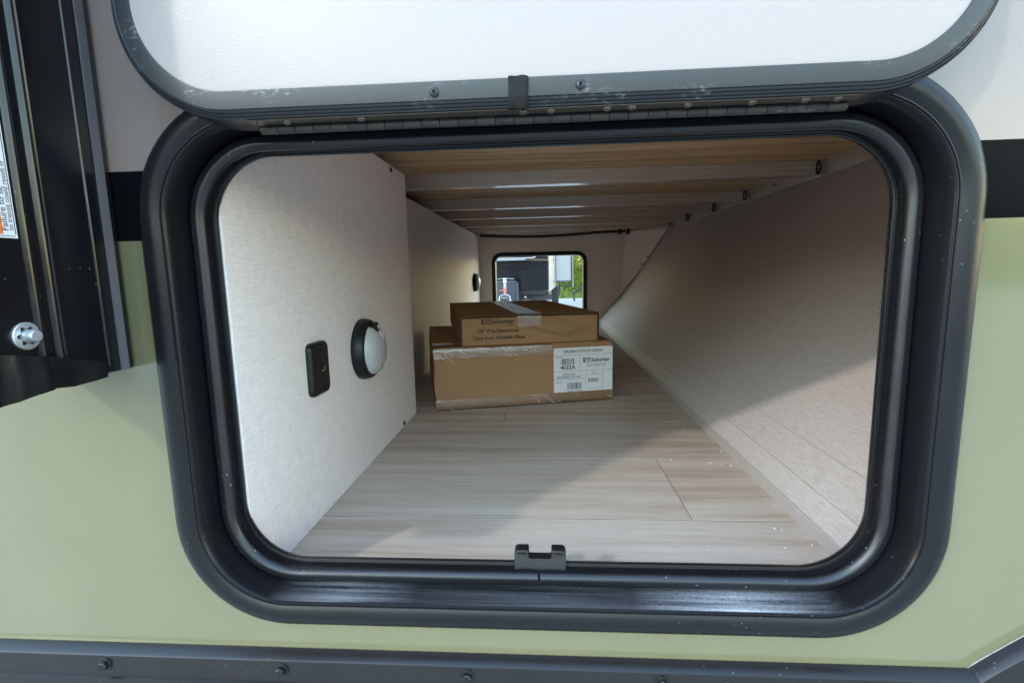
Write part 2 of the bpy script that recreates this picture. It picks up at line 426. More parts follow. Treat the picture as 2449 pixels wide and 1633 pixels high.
# bottom trim rail: straight run and the raked run at the front corner
tr = empty('bottom_trim', (0, 0, -.06), label='dark bronze trim rail with hex screws under the green panel', cat='trim')
prof = [(0, -.0005), (-.0002, -.003), (-.0028, -.0100), (-.0045, -.0118), (-.0062, -.0122), (-.0255, -.0122), (-.0262, -.0142), (-.05, -.0142), (-.05, -.0005)]
def run(path, name):
    mb = MB(); L = []
    for (x, z, nx, nz) in path: L.append([(x+nx*dz, yy, z+nz*dz) for dz, yy in prof])
    mb.loft(L, True, True, True); return mb.build(name, 'trim', tr, smooth=True, angle=30)
kx, kz = .3525, -.0345
run([(XL, -.0345, 0, 1), (kx, -.0345, 0, 1), (kx+.0012, -.0345, -.25, 1.0)], 'rail')
dx, dz = .807, .59; nx, nz = -.59, .807
run([(kx+.0014, kz, -.27, 1.0), (kx+dx*.02, kz+dz*.02, nx, nz), (kx+dx*1.1, kz+dz*1.1, nx, nz)], 'raked_rail')
for i in range(-3, 4):
    x = -.0721+.1693*i if i else -.0721
    if x > .34: continue
    h = MB(); a0 = random.random()
    h.lathe((x, -.0122, -.0470), (0, -1, 0), [(.0062, 0), (.0062, .0010), (.0050, .0014)], 20)
    o = Vector((x, -.0136, -.0470)); L = []
    for r_, d_ in ((.0042, 0), (.0042, .0028), (.0034, .0036)):
        L.append([(o.x+r_*math.cos(a0+math.pi/3*k), o.y-d_, o.z+r_*math.sin(a0+math.pi/3*k)) for k in range(6)])
    h.loft(L, True, True, True); h.build('hex_screw', 'darkscrew', tr)

# ================================================================== HATCH FRAME, SEAL, CATCH
fr = empty('hatch_frame', (0, 0, 0), label='large black rounded frame around the storage opening in the green wall', cat='hatch frame')
fp = [(0, .0), (.0008, -.0042), (.0035, -.0078), (.0075, -.0105), (.012, -.0118), (.0165, -.0115), (.0205, -.0100), (.0222, -.0092), (.0226, -.0098), (.0234, -.0098), (.0238, -.0088), (.0244, -.0095), (.0252, -.0093), (.0256, -.0084), (.0262, -.0078), (.0266, .0), (.0285, .021), (.0400, .0225), (.0402, .0275), (.0408, .0292), (.0420, .0296), (.0430, .0286), (.0442, .0290), (.0442, .0310), (.0425, .036), (.034, .044)]
mb = MB(); mb.loft(ringloops(FX0, FX1, FZ0, FZ1, FR, fp, 20)); mb.build('frame', 'frame', fr, smooth=True, angle=50)
# bulb seal, swept round the opening and split at the sill
def sealpath(o, n=14):
    p = rr(FX0+o, FX1-o, FZ0+o, FZ1-o, FR-o, n); k = n+1
    gap = -.008
    return [(gap-.0011, FZ0+o)]+p[:k][::-1]+p[::-1][:3*k]+[(gap+.0011, FZ0+o)]
pth = sealpath(.0362); pin = sealpath(.0372)
sec = []
for i in range(20):
    a = 2*math.pi*i/20; rad = .0060*(1+.10*math.cos(2*a+.6)+.05*math.cos(5*a)); sec.append((rad*math.cos(a), rad*math.sin(a)))
L = []
for (x, z), (xi, zi) in zip(pth, pin):
    n_ = Vector((xi-x, zi-z)); n_ = n_.normalized() if n_.length > 1e-7 else Vector((0, 1))
    if abs(xi-x) < 1e-6: n_ = Vector((0, 1 if z < .2 else -1))
    lump = 1+.02*math.sin(x*190)+.02*math.sin(z*170)
    L.append([(x+n_.x*u*lump, .0175+v*lump, z+n_.y*u*lump) for u, v in sec])
mb = MB(); mb.loft(L, True, True, True); mb.build('bulb_seal', 'rubber', fr, smooth=True, angle=60)
# a second thin bead on the seal
L = []
pth2 = sealpath(.0315); pin2 = sealpath(.0325)
for (x, z), (xi, zi) in zip(pth2, pin2):
    n_ = Vector((0, 1 if z < .2 else -1)) if abs(xi-x) < 1e-6 else Vector((xi-x, zi-z)).normalized()
    L.append([(x+n_.x*.0016*math.cos(a), .0195+.0022*math.sin(a), z+n_.y*.0016*math.cos(a)) for a in [2*math.pi*k/8 for k in range(8)]])
mb = MB(); mb.loft(L, True, True, True); mb.build('seal_bead', 'rubber', fr, smooth=True, angle=60)
# latch catch on the sill
def arc(cx, cz, r, a0, a1, n=6): return [(cx+r*math.cos(R(a0+(a1-a0)*i/n)), cz+r*math.sin(R(a0+(a1-a0)*i/n))) for i in range(n+1)]
cx0, cx1, cz0 = -.0309, .0171, .0255
poly = [(cx0, cz0), (cx1, cz0)]+arc(cx1-.004, .0445, .004, 0, 90)+[(cx1-.0125, .0487), (cx1-.0135, .0475), (cx1-.0135, .0415), (cx1-.0145, .0402)]
poly += [(cx0+.0145, .0402), (cx0+.0135, .0415), (cx0+.0135, .0475), (cx0+.0125, .0487)]+arc(cx0+.004, .0445, .004, 90, 180)
mb = MB(); mb.prism(poly, lambda u, v, t: (u, t+(.006 if v > .039 else 0), v), .022, .0335); ct = mb.build('latch_catch', 'blackplastic', fr, bevel=.0012, seg=3)
for x in (cx0+.0068, cx1-.0068):
    q = MB(); q.lathe((x, .0288, .0415), (0, -1, .15), [(.0028, -.002), (.0028, .0006)], 16); q.build('screw_hole', 'dark', ct)
    q = MB(); q.box(x-.0045, x+.0045, .0255, .030, .0452, .0466); q.build('ear_rib', 'blackplastic', ct, bevel=.0006)

# ================================================================== HATCH DOOR (folded up flat) + HINGE
dr = empty('hatch_door', (0, -.03, .4165), label='white lined hatch door with dark rim folded up above the opening', cat='hatch door')
DX0, DX1, DZ0, DZ1, DR = -.3035, .2955, .4170, .818, .080
DY = -.0455
dp = [(.004, -.006), (0, -.012), (0, -.036), (.0003, -.0398), (.0010, -.0405), (.0016, -.0398), (.0021, -.0412), (.0030, -.0420), (.0036, -.0412), (.0040, -.0425), (.0050, -.0432), (.0056, -.0428), (.0060, -.0438), (.0165, DY), (.0176, DY), (.0180, -.0440)]
mb = MB(); mb.loft(ringloops(DX0, DX1, DZ0, DZ1, DR, dp, 20)); mb.build('rim', 'rim', dr, smooth=True, angle=40)
mb = MB(); mb.loft(ringloops(DX0, DX1, DZ0, DZ1, DR, [(.0178, -.043), (.0178, -.0444), (.0195, -.0447)], 20), cap1=True); mb.build('liner', 'doorwhite', dr, smooth=True, angle=60)
mb = MB(); mb.loft(ringloops(DX0, DX1, DZ0, DZ1, DR, [(.004, -.0061), (.012, -.0055)], 20), cap1=True); mb.build('outer_skin', 'green', dr)
# caulk smears along the liner edge near the corner
for i in range(0):
    a = R(285+9*i+random.uniform(-3, 3)); rr_ = DR-.0178; cxx, czz = DX1-DR, DZ0+DR
    mb = MB(); p = [(cxx+(rr_+random.uniform(-.0006, .0012))*math.cos(a+t), DY-.0002, czz+(rr_+random.uniform(-.0004, .0012))*math.sin(a+t)) for t in (0, .03, .06, .1)]
    mb.tube(p, [.0003, .0007, .0008, .0003], 6); mb.build('caulk_smear', 'doorwhite', dr, smooth=True)
for x, z in ((-.0738, .4278), (.0257, .4285)):
    mb = MB(); mb.lathe((x, -.0446, z), (0, -1, 0), [(.0033, 0), (.0033, .0004), (.0026, .0014), (.0012, .0019), (.0011, .0009)], 20); rv = mb.build('rim_rivet', 'rim', dr, smooth=True)
    mb = MB(); mb.lathe((x, -.0446, z), (0, -1, 0), [(.0011, .0005), (.0011, .0011)], 12); mb.build('rivet_hole', 'dark', rv)
mb = MB(); L = []
for i, (z, y) in enumerate([(.4358, -.0468), (.4345, -.0461), (.4290, -.0459), (.4245, -.0452), (.4215, -.0446), (.4195, -.0432), (.4172, -.0418), (.4160, -.040)]):
    L.append([(-.0224+.0135*k/5+random.uniform(-.0002, .0002)-.0002*i, y+random.uniform(-.0002, .0002), z+random.uniform(-.0005, .0005)-.0010*k/5) for k in range(6)])
mb.loft(L, False); gt = mb.build('gaffer_tape', 'gaffer', dr, smooth=True); md = gt.modifiers.new('s', 'SOLIDIFY'); md.thickness = .0003

hg = MB(); hg.box(-.2125, .2125, -.0385, -.0268, .4163, .4169); hinge = hg.build('hinge', 'leaf', dr, bevel=.0003)
hg = MB(); hg.add([(-.212, -.0215, .4179), (.212, -.0215, .4179), (.212, -.009, .4230), (-.212, -.009, .4230)], [(0, 1, 2, 3)]); hg.build('frame_leaf', 'leaf', hinge)
nk = 31; wk = .4215/nk
for i in range(nk):
    x0 = -.2107+wk*i
    mb = MB(); mb.cyl((x0+.00025, -.0220, .41465), (x0+wk-.00025, -.0220, .41465), .0036, n=18)
    mb.build('knuckle', 'knuckle_dark' if i % 2 else 'knuckle_light', hinge, smooth=True)
for x in (-.205, -.185, -.13, -.0135, .006, .045, .062, .10, .143, .178, .199):
    mb = MB(); mb.lathe((x, -.0325, .4163), (0, 0, -1), [(.0036, -.0003), (.0034, .0008), (.0022, .0016), (.0006, .0019)], 16); mb.build('hinge_rivet', 'leaf', hinge, smooth=True)

# ================================================================== STORAGE BAY : FLOOR
YE = 2.436
XW, XN = -.3675, -.2865            # recessed rear left wall, near left panel
fl = MB(); fl.box(-.43, .32, .028, YE+.03, -.03, -.0007); floor = fl.build('floor', 'dark', kind='structure')
floor['label'] = 'greige wood plank floor of the storage bay'
seams = [-.018+.1995*i for i in range(14)]
joint = {1: [.1775], 3: [-.0875], 0: [], 2: [-.42+.02], 4: [.21], 5: [-.2], 6: [.05], 7: [-.3], 8: [.12], 9: [-.1], 10: [.2], 11: [-.25], 12: [.0]}
gp = .0011
for i in range(13):
    y0 = max(seams[i], .030); y1 = min(seams[i+1], YE+.01)
    if y1 <= y0: continue
    xs = [-.43]+[x for x in joint.get(i, []) if -.4 < x < .3]+[.318]
    for a, b in zip(xs, xs[1:]):
        mb = MB(); mb.box(a+gp*.5, b-gp*.5, y0+gp, y1-gp, -.004, 0); mb.build('plank', 'plank', floor)

# ================================================================== LEFT WALLS
mb = MB(); mb.box(XN-.012, XN, .034, .648, .0004, .508); wl = mb.build('wall_left', 'weave', kind='structure'); wl['label'] = 'woven beige side panel at the left of the opening'
mb = MB(); mb.box(XN-.16, XN-.0121, .634, .6478, .0004, .507); mb.build('return_panel', 'weave', wl)
for y, z in ((.5514, .500), (.551, .0075)):
    mb = MB(); mb.lathe((XN, y, z), (1, 0, 0), [(.0052, -.001), (.0052, .0005), (.0038, .0020), (.0015, .0027)], 14); mb.build('screw', 'darkscrew', wl, smooth=True)
mb = MB(); mb.box(XW-.012, XW, .648, YE, .0004, .508); wr_ = mb.build('wall_left_rear', 'weave', kind='structure'); wr_['label'] = 'recessed woven beige wall behind the left panel'
mb = MB(); mb.box(-.45, -.43, .001, YE+.04, -.03, .58); mb.build('bay_side', 'dark', wr_)
mb = MB(); mb.box(-.43, .66, .001, .003, .455, .58); mb.build('bay_front_header', 'dark', wr_)

# ================================================================== RIGHT (RAKED FRONT) WALL
PZ = [(.299, 0.0003), (.300, .016), (.3025, .021), (.314, .036), (.318, .041), (.340, .064), (.376, .105), (.425, .157), (.474, .222), (.520, .295), (.560, .362), (.600, .432), (.655, .53)]
def xwall(z):
    for (xa, za), (xb, zb) in zip(PZ, PZ[1:]):
        if za <= z <= zb: return xa+(xb-xa)*(z-za)/(zb-za)
    return PZ[-1][0]
def sweep_y(prof, y0, y1, name, mat, parent=None, kind=None, thick=.012, smooth=True):
    mb = MB(); pr = prof+[(x+thick, z-thick*.3) for x, z in prof[::-1]]
    mb.loft([[(x, y0, z) for x, z in pr], [(x, y1, z) for x, z in pr]], True, True, True)
    return mb.build(name, mat, parent, smooth=smooth, angle=18, kind=kind)
wr = sweep_y(PZ[4:]+[(.663, .545)], .030, YE, 'wall_right', 'weave_shaded', kind='structure'); wr['label'] = 'raked woven beige wall at the right side of the storage bay'
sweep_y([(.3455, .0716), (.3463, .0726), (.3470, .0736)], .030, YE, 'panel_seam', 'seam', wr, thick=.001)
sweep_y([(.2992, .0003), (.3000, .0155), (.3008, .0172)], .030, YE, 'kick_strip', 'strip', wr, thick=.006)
sweep_y([(.3012, .0174), (.3148, .0352), (.3163, .0372), (.3178, .0405)], .030, YE, 'cove_strip', 'weave_shaded', wr, thick=.005)

# ================================================================== END WALL with the far opening
WX0, WX1, WZ0, WZ1, WR = -.298, .240, .018, .413, .055
mb = MB(); y = YE; zs = sorted([.0004+(.54)*i/70 for i in range(71)]+[WZ0+.008, WZ1-.008])
def hx(z): return rr_half(z, WX0+.008, WX1-.008, WZ0+.008, WZ1-.008, WR-.008)
for a, b in zip(zs, zs[1:]):
    ha, hb = hx(a+1e-6), hx(b-1e-6)
    if ha and hb:
        mb.add([(XW-.01, y, a), (ha[0], y, a), (hb[0], y, b), (XW-.01, y, b)], [(0, 1, 2, 3)])
        mb.add([(ha[1], y, a), (xwall(a)+.002, y, a), (xwall(b)+.002, y, b), (hb[1], y, b)], [(0, 1, 2, 3)])
    else: mb.add([(XW-.01, y, a), (xwall(a)+.002, y, a), (xwall(b)+.002, y, b), (XW-.01, y, b)], [(0, 1, 2, 3)])
we = mb.build('wall_end', 'weave', kind='structure'); we['label'] = 'woven beige end wall around the far opening'
# outer face of the far wall, so that the bay is closed
mb = MB(); zs2 = sorted([-.08+1.3*i/90 for i in range(91)]+[WZ0+.008, WZ1-.008])
for a, b in zip(zs2, zs2[1:]):
    ha, hb = hx(a+1e-6), hx(b-1e-6); Y2 = YE+.045
    if ha and hb:
        mb.add([(-1.3, Y2, a), (ha[0], Y2, a), (hb[0], Y2, b), (-1.3, Y2, b)], [(0, 1, 2, 3)]); mb.add([(ha[1], Y2, a), (xr(a), Y2, a), (xr(b), Y2, b), (hb[1], Y2, b)], [(0, 1, 2, 3)])
    else: mb.add([(-1.3, Y2, a), (xr(a), Y2, a), (xr(b), Y2, b), (-1.3, Y2, b)], [(0, 1, 2, 3)])
mb.build('outer_skin', 'green', we)
# gusset in the upper right corner
T1 = Vector((.455, YE-.002, .515)); T2 = Vector((xwall(.515)-.003, 2.27, .515)); T3 = Vector((xwall(.155)-.002, YE-.004, .155)); T2b = Vector((xwall(.30)-.002, 2.36, .30))
mb = MB(); mb.add([T1, T2, T2b, T3], [(0, 1, 2, 3)]); gs = mb.build('corner_gusset', 'weave', we); md = gs.modifiers.new('s', 'SOLIDIFY'); md.thickness = .003
for t in (.25, .62):
    p = T2.lerp(T2b, .55+t*.5) + Vector((-.012, -.004, 0))
    mb = MB(); mb.lathe(p, (-.4, -1, 0), [(.0035, 0), (.0035, .003)], 10); mb.build('screw', 'darkscrew', gs)
ff = empty('far_hatch_frame', (0, YE, 0), label='black rounded trim ring around the far opening in the end wall', cat='hatch frame')
mb = MB(); mb.loft(ringloops(WX0, WX1, WZ0, WZ1, WR, [(0, YE-.0005), (.002, YE-.006), (.008, YE-.009), (.019, YE-.006), (.022, YE+.0), (.022, YE+.05), (.005, YE+.052), (.0, YE+.045)], 12)); mb.build('ring', 'frame_far' if 'frame_far' in M else 'blackplastic', ff, smooth=True, angle=50)

# ================================================================== CEILING
mb = MB(); mb.box(-.44, .70, .003, YE+.03, .5416, .556); ce = mb.build('ceiling', 'ply', kind='structure'); ce['label'] = 'pine plywood ceiling of the storage bay carried on aluminium cross bars'
for y in (.812, 1.232, 1.520, 1.859, 2.154):
    mb = MB(); x1 = xwall(.512)-.012; mb.box(-.43, x1, y, y+.030, .508, .5412); b_ = mb.build('cross_bar', 'alu', ce, bevel=.0012)
    # dark weld loop at the end of each bar
    mb = MB(); L = [(x1-.008+.0038*math.cos(a), y-.0016, .5248+.0145*math.sin(a)) for a in [2*math.pi*k/20 for k in range(21)]]
    mb.tube(L, .0021, 6, False); mb.build('weld_loop', 'dark', b_, smooth=True)
xa = xwall(.512)-.011
mb = MB(); mb.box(xa, xa+.003, .032, 2.26, .5075, .541); mb.box(xa, xa+.03, .032, 2.26, .5060, .5075); rl = mb.build('side_rail', 'alu', ce)
for y in (.52, 1.05, 2.05):
    mb = MB(); mb.lathe((xa, y, .526), (-1, 0, 0), [(.0045, 0), (.004, .0015), (.001, .0025)], 12); mb.build('rail_screw', 'darkscrew', rl, smooth=True)
for x in (-.235, .205):
    mb = MB(); mb.lathe((x, 2.1535, .512), (0, -1, -.3), [(.004, 0), (.0035, .003)], 10); mb.build('bar_screw', 'darkscrew', ce)

# cable sagging along the top of the end wall
mb = MB(); pts = []
for i in range(25):
    t = i/24; x = -.355+.80*t; z = .514-.0125*math.sin(math.pi*min(1, t*1.25))**.8 if t < .8 else .514-.0125*math.sin(math.pi*1.0)+.003*(t-.8)/.2
    pts.append((x, 2.405+.01*math.sin(t*5), z-.004))
mb.tube(pts, .0075, 8); cb = mb.build('cable', 'rubber', smooth=True, label='black cable sagging along the top of the end wall', cat='cable')
for x in (.41, .455):
    mb = MB(); mb.box(x, x+.012, 2.385, 2.425, .498, .524); mb.build('cable_clip', 'dark', cb)

# ================================================================== LIGHTS AND OUTLET
def puck(y, z, X, label):
    t = empty('puck_light', (X, y, z), label=label, cat='light', group='round lights on the left walls')
    mb = MB(); mb.lathe((X, y, z), (1, 0, 0), [(.0470, .0003), (.0475, .004), (.0468, .009), (.0450, .0150), (.0430, .0180), (.0405, .0186), (.0385, .0175)], 48, cap=False); mb.build('bezel', 'blackplastic', t, smooth=True, angle=60)
    # lens: disc with a bite at the top for the sensor
    def rad(a):
        d = abs((a-math.pi/2+math.pi) % (2*math.pi)-math.pi)
        return .0400-.014*math.exp(-(d/.24)**2)
    mb = MB(); n = 72; L = []
    for s_, h in ((1.0, .0170), (.985, .0200), (.93, .0240), (.82, .0280), (.65, .0312), (.42, .0335), (.2, .0345), (.02, .0348)):
        L.append([(X+h, y+rad(2*math.pi*k/n)*s_*math.cos(2*math.pi*k/n), z+rad(2*math.pi*k/n)*s_*math.sin(2*math.pi*k/n)) for k in range(n)])
    mb.loft(L, True, False, True); mb.build('lens', 'lens', t, smooth=True, angle=70)
    mb = MB(); mb.lathe((X, y, z), (1, 0, 0), [(.0400, .012), (.0400, .0165), (.0005, .0167)], 40); mb.build('back_plate', 'blackplastic', t)
    mb = MB(); mb.lathe((X, y, z+.0315), (1, 0, .12), [(.0075, .014), (.0075, .0270), (.0055, .0285)], 24); sn = mb.build('sensor_cup', 'blackplastic', t, smooth=True)
    mb = MB(); mb.lathe((X+.0270, y, z+.0345), (1, 0, .12), [(.0052, 0), (.0045, .002), (.002, .003)], 20); mb.build('sensor', 'sensor', sn, smooth=True)
    return t
puck(.350, .1905, XN, 'round black-rimmed light with frosted lens beside the socket plate')
puck(2.185, .254, XW, 'round light on the recessed rear wall near the far opening')
t = empty('socket_plate', (XN, .19, .19), label='black rounded socket plate with brass charging port on the left panel', cat='socket plate')
y0, y1, z0, z1 = .1665, .2155, .1575, .2240
mb = MB(); lp = []
for o, h in ((0, .0002), (0, .004), (.0012, .0064), (.003, .0074), (.005, .0077)): lp.append([(XN+h, a, b) for a, b in rr(y0+o, y1-o, z0+o, z1-o, .009-o*.6, 8)])
mb.loft(lp, True, False, True); mb.build('plate', 'blackplastic', t, smooth=True, angle=35)
for z in (.2135, .168):
    mb = MB(); mb.lathe((XN+.008, .193, z), (1, 0, 0), [(.0026, -.001), (.0025, .0008), (.001, .0015)], 14); mb.build('screw', 'darkscrew', t, smooth=True)
mb = MB(); mb.box(XN+.0078, XN+.0084, .1895, .1985, .1855, .1975); pt = mb.build('port', 'dark', t)
mb = MB(); mb.box(XN+.0083, XN+.0089, .190, .1972, .1872, .1884); mb.box(XN+.0083, XN+.0089, .1960, .1973, .1885, .1925); mb.build('contact', 'gold', pt)

# ================================================================== CARTONS
def carton(name, A, yaw, W, D, H, mat, **kw):
    t = empty(name, A, yaw, **kw); return t
def line(mb, p, q, wd, yy=-.0008):
    d = Vector((q[0]-p[0], q[1]-p[1])).normalized(); n = Vector((-d.y, d.x))*wd/2
    mb.add([(p[0]+n.x, yy, p[1]+n.y), (q[0]+n.x, yy, q[1]+n.y), (q[0]-n.x, yy, q[1]-n.y), (p[0]-n.x, yy, p[1]-n.y)], [(0, 1, 2, 3)])
def rect(mb, x0, x1, z0, z1, yy=-.0008): mb.add([(x0, yy, z0), (x1, yy, z0), (x1, yy, z1), (x0, yy, z1)], [(0, 1, 2, 3)])
def logo(mb, x0, x1, z0, z1, yy, bg=None):
    """dark plate with a bar-shaped monogram left open"""
    w, h = x1-x0, z1-z0; X = lambda u: x0+u*w; Z = lambda v: z0+v*h
    rect(mb, X(0), X(1), Z(.82), Z(1), yy); rect(mb, X(0), X(1), Z(0), Z(.14), yy)
    mb.add([(X(0), yy, Z(.14)), (X(.28), yy, Z(.14)), (X(.16), yy, Z(.82)), (X(0), yy, Z(.82))], [(0, 1, 2, 3)])
    mb.add([(X(.42), yy, Z(.30)), (X(.80), yy, Z(.30)), (X(.84), yy, Z(.44)), (X(.38), yy, Z(.44))], [(0, 1, 2, 3)])
    mb.add([(X(.34), yy, Z(.56)), (X(1), yy, Z(.56)), (X(1), yy, Z(.68)), (X(.30), yy, Z(.68))], [(0, 1, 2, 3)])
    mb.add([(X(.92), yy, Z(.14)), (X(1), yy, Z(.14)), (X(1), yy, Z(.56)), (X(.96), yy, Z(.44))], [(0, 1, 2, 3)])
def wrinkled(x0, x1, n, path, amp, seed):
    """tape strip: x across, path = list of (y,z) along it"""
    rnd = random.Random(seed); L = []
    for j, (y, z) in enumerate(path):
        L.append([(x0+(x1-x0)*i/n+rnd.uniform(-.3, .3)*amp, y-rnd.random()*amp, z+rnd.random()*amp) for i in range(n+1)])
    mb = MB(); mb.loft(L, False); return mb
def body(t, W, D, H, mat, dent=.0):
    """closed carton with slightly bowed panels"""
    mb = MB(); n = 10
    def f(a): return math.sin(math.pi*a)
    def face(fn): 
        vs = [fn(i/n, j/n) for j in range(n+1) for i in range(n+1)]
        mb.add(vs, [(j*(n+1)+i, j*(n+1)+i+1, (j+1)*(n+1)+i+1, (j+1)*(n+1)+i) for j in range(n) for i in range(n)])
    b = dent
    face(lambda u, v: (u*W, -b*.4*f(u)*f(v), v*H)); face(lambda u, v: (u*W, D+b*.4*f(u)*f(v), v*H))
    face(lambda u, v: (-b*f(u)*f(v), u*D, v*H)); face(lambda u, v: (W+b*f(u)*f(v), u*D, v*H))
    face(lambda u, v: (u*W, v*D, H+b*.35*f(u)*f(v))); face(lambda u, v: (u*W, v*D, 0))
    bm_ = mb; o = bm_.build('body', mat, t, recalc=False)
    me = o.data; bm = bmesh.new(); bm.from_mesh(me); bmesh.ops.remove_doubles(bm, verts=bm.verts, dist=1e-5); bmesh.ops.recalc_face_normals(bm, faces=bm.faces)
    for v in bm.verts:      # slight warp of the board, crushed lower left corner and a pushed-in upper right one
        c = v.co; k_ = dent/.005
        c.x += k_*.0012*math.sin(9*c.z/H*1.3+4*c.y); c.y += k_*.0010*math.sin(11*c.x+3)
        if c.z > .001: c.z += k_*.0010*math.sin(13*c.x+7*c.y)
        d1 = math.exp(-((c.x/.03)**2+(c.y/.03)**2+(c.z/.025)**2)); c.x += k_*.004*d1; c.y += k_*.003*d1
        d2 = math.exp(-(((c.x-W)/.03)**2+(c.y/.04)**2+((c.z-H)/.02)**2)); c.z -= k_*.003*d2; c.x -= k_*.003*d2
    bm.to_mesh(me); bm.free()
    bv = o.modifiers.new('b', 'BEVEL'); bv.width = .0025; bv.segments = 3; bv.limit_method = 'ANGLE'; bv.angle_limit = R(50)
    me.polygons.foreach_set('use_smooth', [True]*len(me.polygons))
    return o
W, D, H = .4175, .456, .143
big = empty('carton', (-.2454, .6582, .0008), R(14.17), label='large brown cardboard carton with white shipping label on the plank floor', cat='carton')
bb = body(big, W, D, H, 'card_big', .005)
mb = MB(); rect(mb, .001, W-.001, -.0002, .0005, -.0012); mb.box(.02, W-.02, -.0012, .002, .0000, .0014); mb.build('bottom_flap_edge', 'flute', big)
# shipping label
LX0, LZ0, LW, LH = .2725, .0245, .1425, .1040
mb = MB(); mb.box(LX0, LX0+LW, -.0022, -.0016, LZ0, LZ0+LH); lab = mb.build('shipping_label', 'paper', big)
pr = MB(); U = lambda px: LX0+px/655*LW; V = lambda py: LZ0+LH-py/455*LH; YL = -.0025
fn = lambda u, v: (u, YL, v)
k = LH/455
def ln(x0, y0, x1, y1): line(pr, (U(x0), V(y0)), (U(x1), V(y1)), .0005, YL)
ln(0, 75, 655, 75); ln(285, 75, 285, 240); ln(0, 240, 655, 240); ln(355, 240, 355, 435); ln(0, 325, 355, 325); ln(355, 285, 545, 285); ln(545, 240, 545, 430); ln(355, 432, 545, 432)
text(pr, 'SUBURBAN OUTDOOR GRIDDLE', fn, 36*k, cx=U(325), y=V(50), bold=.022, fit=435/655*LW)
text(pr, 'Part No.', fn, 26*k, x=U(22), y=V(102), fit=82/655*LW)
text(pr, '4032A', fn, 62*k, x=U(72), y=V(221), bold=.02, fit=166/655*LW)
text(pr, 'Suburban', fn, 52*k, x=U(420), y=V(152), bold=.03, fit=198/655*LW)
text(pr, '2525 John Weaver Parkway', fn, 22*k, cx=U(468), y=V(184), fit=220/655*LW)
text(pr, 'ELKHART, IN 46514 | USA', fn, 22*k, cx=U(468), y=V(205), fit=210/655*LW)
text(pr, 'QUICK GAS', fn, 34*k, cx=U(165), y=V(282), bold=.01, fit=142/655*LW)
text(pr, 'DISCONNECT FITTING', fn, 34*k, cx=U(165), y=V(313), bold=.01, fit=270/655*LW)
text(pr, 'UPC No.', fn, 26*k, x=U(22), y=V(360), fit=75/655*LW)
text(pr, 'Serial No.', fn, 20*k, cx=U(450), y=V(270), fit=60/655*LW)
text(pr, '7 95787 11888 2', fn, 22*k, cx=U(228), y=V(453), fit=185/655*LW)
logo(pr, U(325), U(415), V(155), V(110), YL)
def barcode(x0, x1, y0, y1, seed):
    rnd = random.Random(seed); x = x0
    while x < x1-2:
        wd = rnd.choice((2.5, 2.5, 5, 7.5)); rect(pr, U(x), U(min(x+wd, x1)), V(y1), V(y0), YL); x += wd+rnd.choice((3, 3, 5.5))
barcode(78, 228, 110, 170, 1); barcode(145, 310, 360, 428, 2); barcode(375, 500, 325, 365, 3)
pr.build('label_print', 'ink', lab, recalc=False)
# tape on the big carton
fl_ = lambda seed, x0, x1, pth, nn, amp, nm: wrinkled(x0, x1, nn, pth, amp, seed).build(nm, 'tape', big, smooth=True, angle=80)
fl_(3, .0, .268, [(.05, H+.0022), (.025, H+.002), (.004, H+.0015), (-.0022, H-.002), (-.003, H-.010), (-.003, H-.018), (-.0028, H-.026)], 40, .0012, 'tape_strip')
fl_(4, .0, .410, [(-.003, .024), (-.0032, .017), (-.0032, .010), (-.0028, .004), (-.0015, .0008)], 60, .0012, 'tape_strip')
rnd = random.Random(5)
for i in range(30):      # creases of lifted tape film, their highlights put in as pale strokes
    if i < 15: x = rnd.uniform(.005, .24); z = H-rnd.uniform(.002, .022)
    elif i < 22: x = rnd.uniform(.005, .04); z = rnd.choice((H-rnd.uniform(.005, .03), rnd.uniform(.004, .02)))
    else: x = rnd.uniform(.2, .40); z = rnd.uniform(.003, .024)
    a = rnd.uniform(-.9, .9) if i < 15 else rnd.uniform(.6, 1.4); l = rnd.uniform(.004, .030)
    mb = MB(); mb.tube([(x, -.0036, z), (x+l*.5*math.cos(a), -.0048, max(.002, z-l*.5*abs(math.sin(a))*.6)), (x+l*math.cos(a), -.0036, max(.0015, z-l*abs(math.sin(a))*.6))], [.00015, .00055, .00015], 5)
    mb.build('tape_crease', 'tapewhite' if 'tapewhite' in M else 'paper', big, smooth=True)

W2, D2, H2 = .3135, .525, .0656
sm = empty('carton', (-.1834, .6604, .1452), R(13.2), label='flat brown griddle plate carton lying on the large carton', cat='carton')
body(sm, W2, D2, H2-.0040, 'card', .0008)
mb = MB(); mb.box(-.0005, W2+.0005, -.0015, D2, H2-.0038, H2); tp = mb.build('lid_flap', ['card'], sm, bevel=.0008)
mb = MB(); mb.box(.0, W2, -.0026, -.0014, H2-.0050, H2-.0003); mb.build('flute_edge', 'flute', tp)
for x in (-.0006, W2-.0030):
    mb = MB(); mb.box(x, x+.0036, -.0022, .004, .001, H2-.0042); mb.build('side_flute_edge', 'flute', tp)
pr = MB(); YS = -.0010; fn = lambda u, v: (u, YS, v)
logo(pr, .147*W2, .217*W2, .715*H2, .875*H2, YS)
text(pr, 'Suburban', fn, .0125, x=.2195*W2, y=.735*H2, bold=.03, fit=.158*W2)
rect(pr, .295*W2, .376*W2, .655*H2, .668*H2, YS)
text(pr, '18" Pre-Seasoned', fn, .0105, cx=.267*W2, y=.44*H2, bold=.03, fit=.287*W2)
text(pr, 'Cast Iron Griddle Plate', fn, .0105, cx=.270*W2, y=.205*H2, bold=.03, fit=.372*W2)
def q(x, y):     # drawing on the front panel, taken as fractions of the panel
    u = (x-535)/1428; return (u*W2, ((655-60*u)-y)/296*H2)
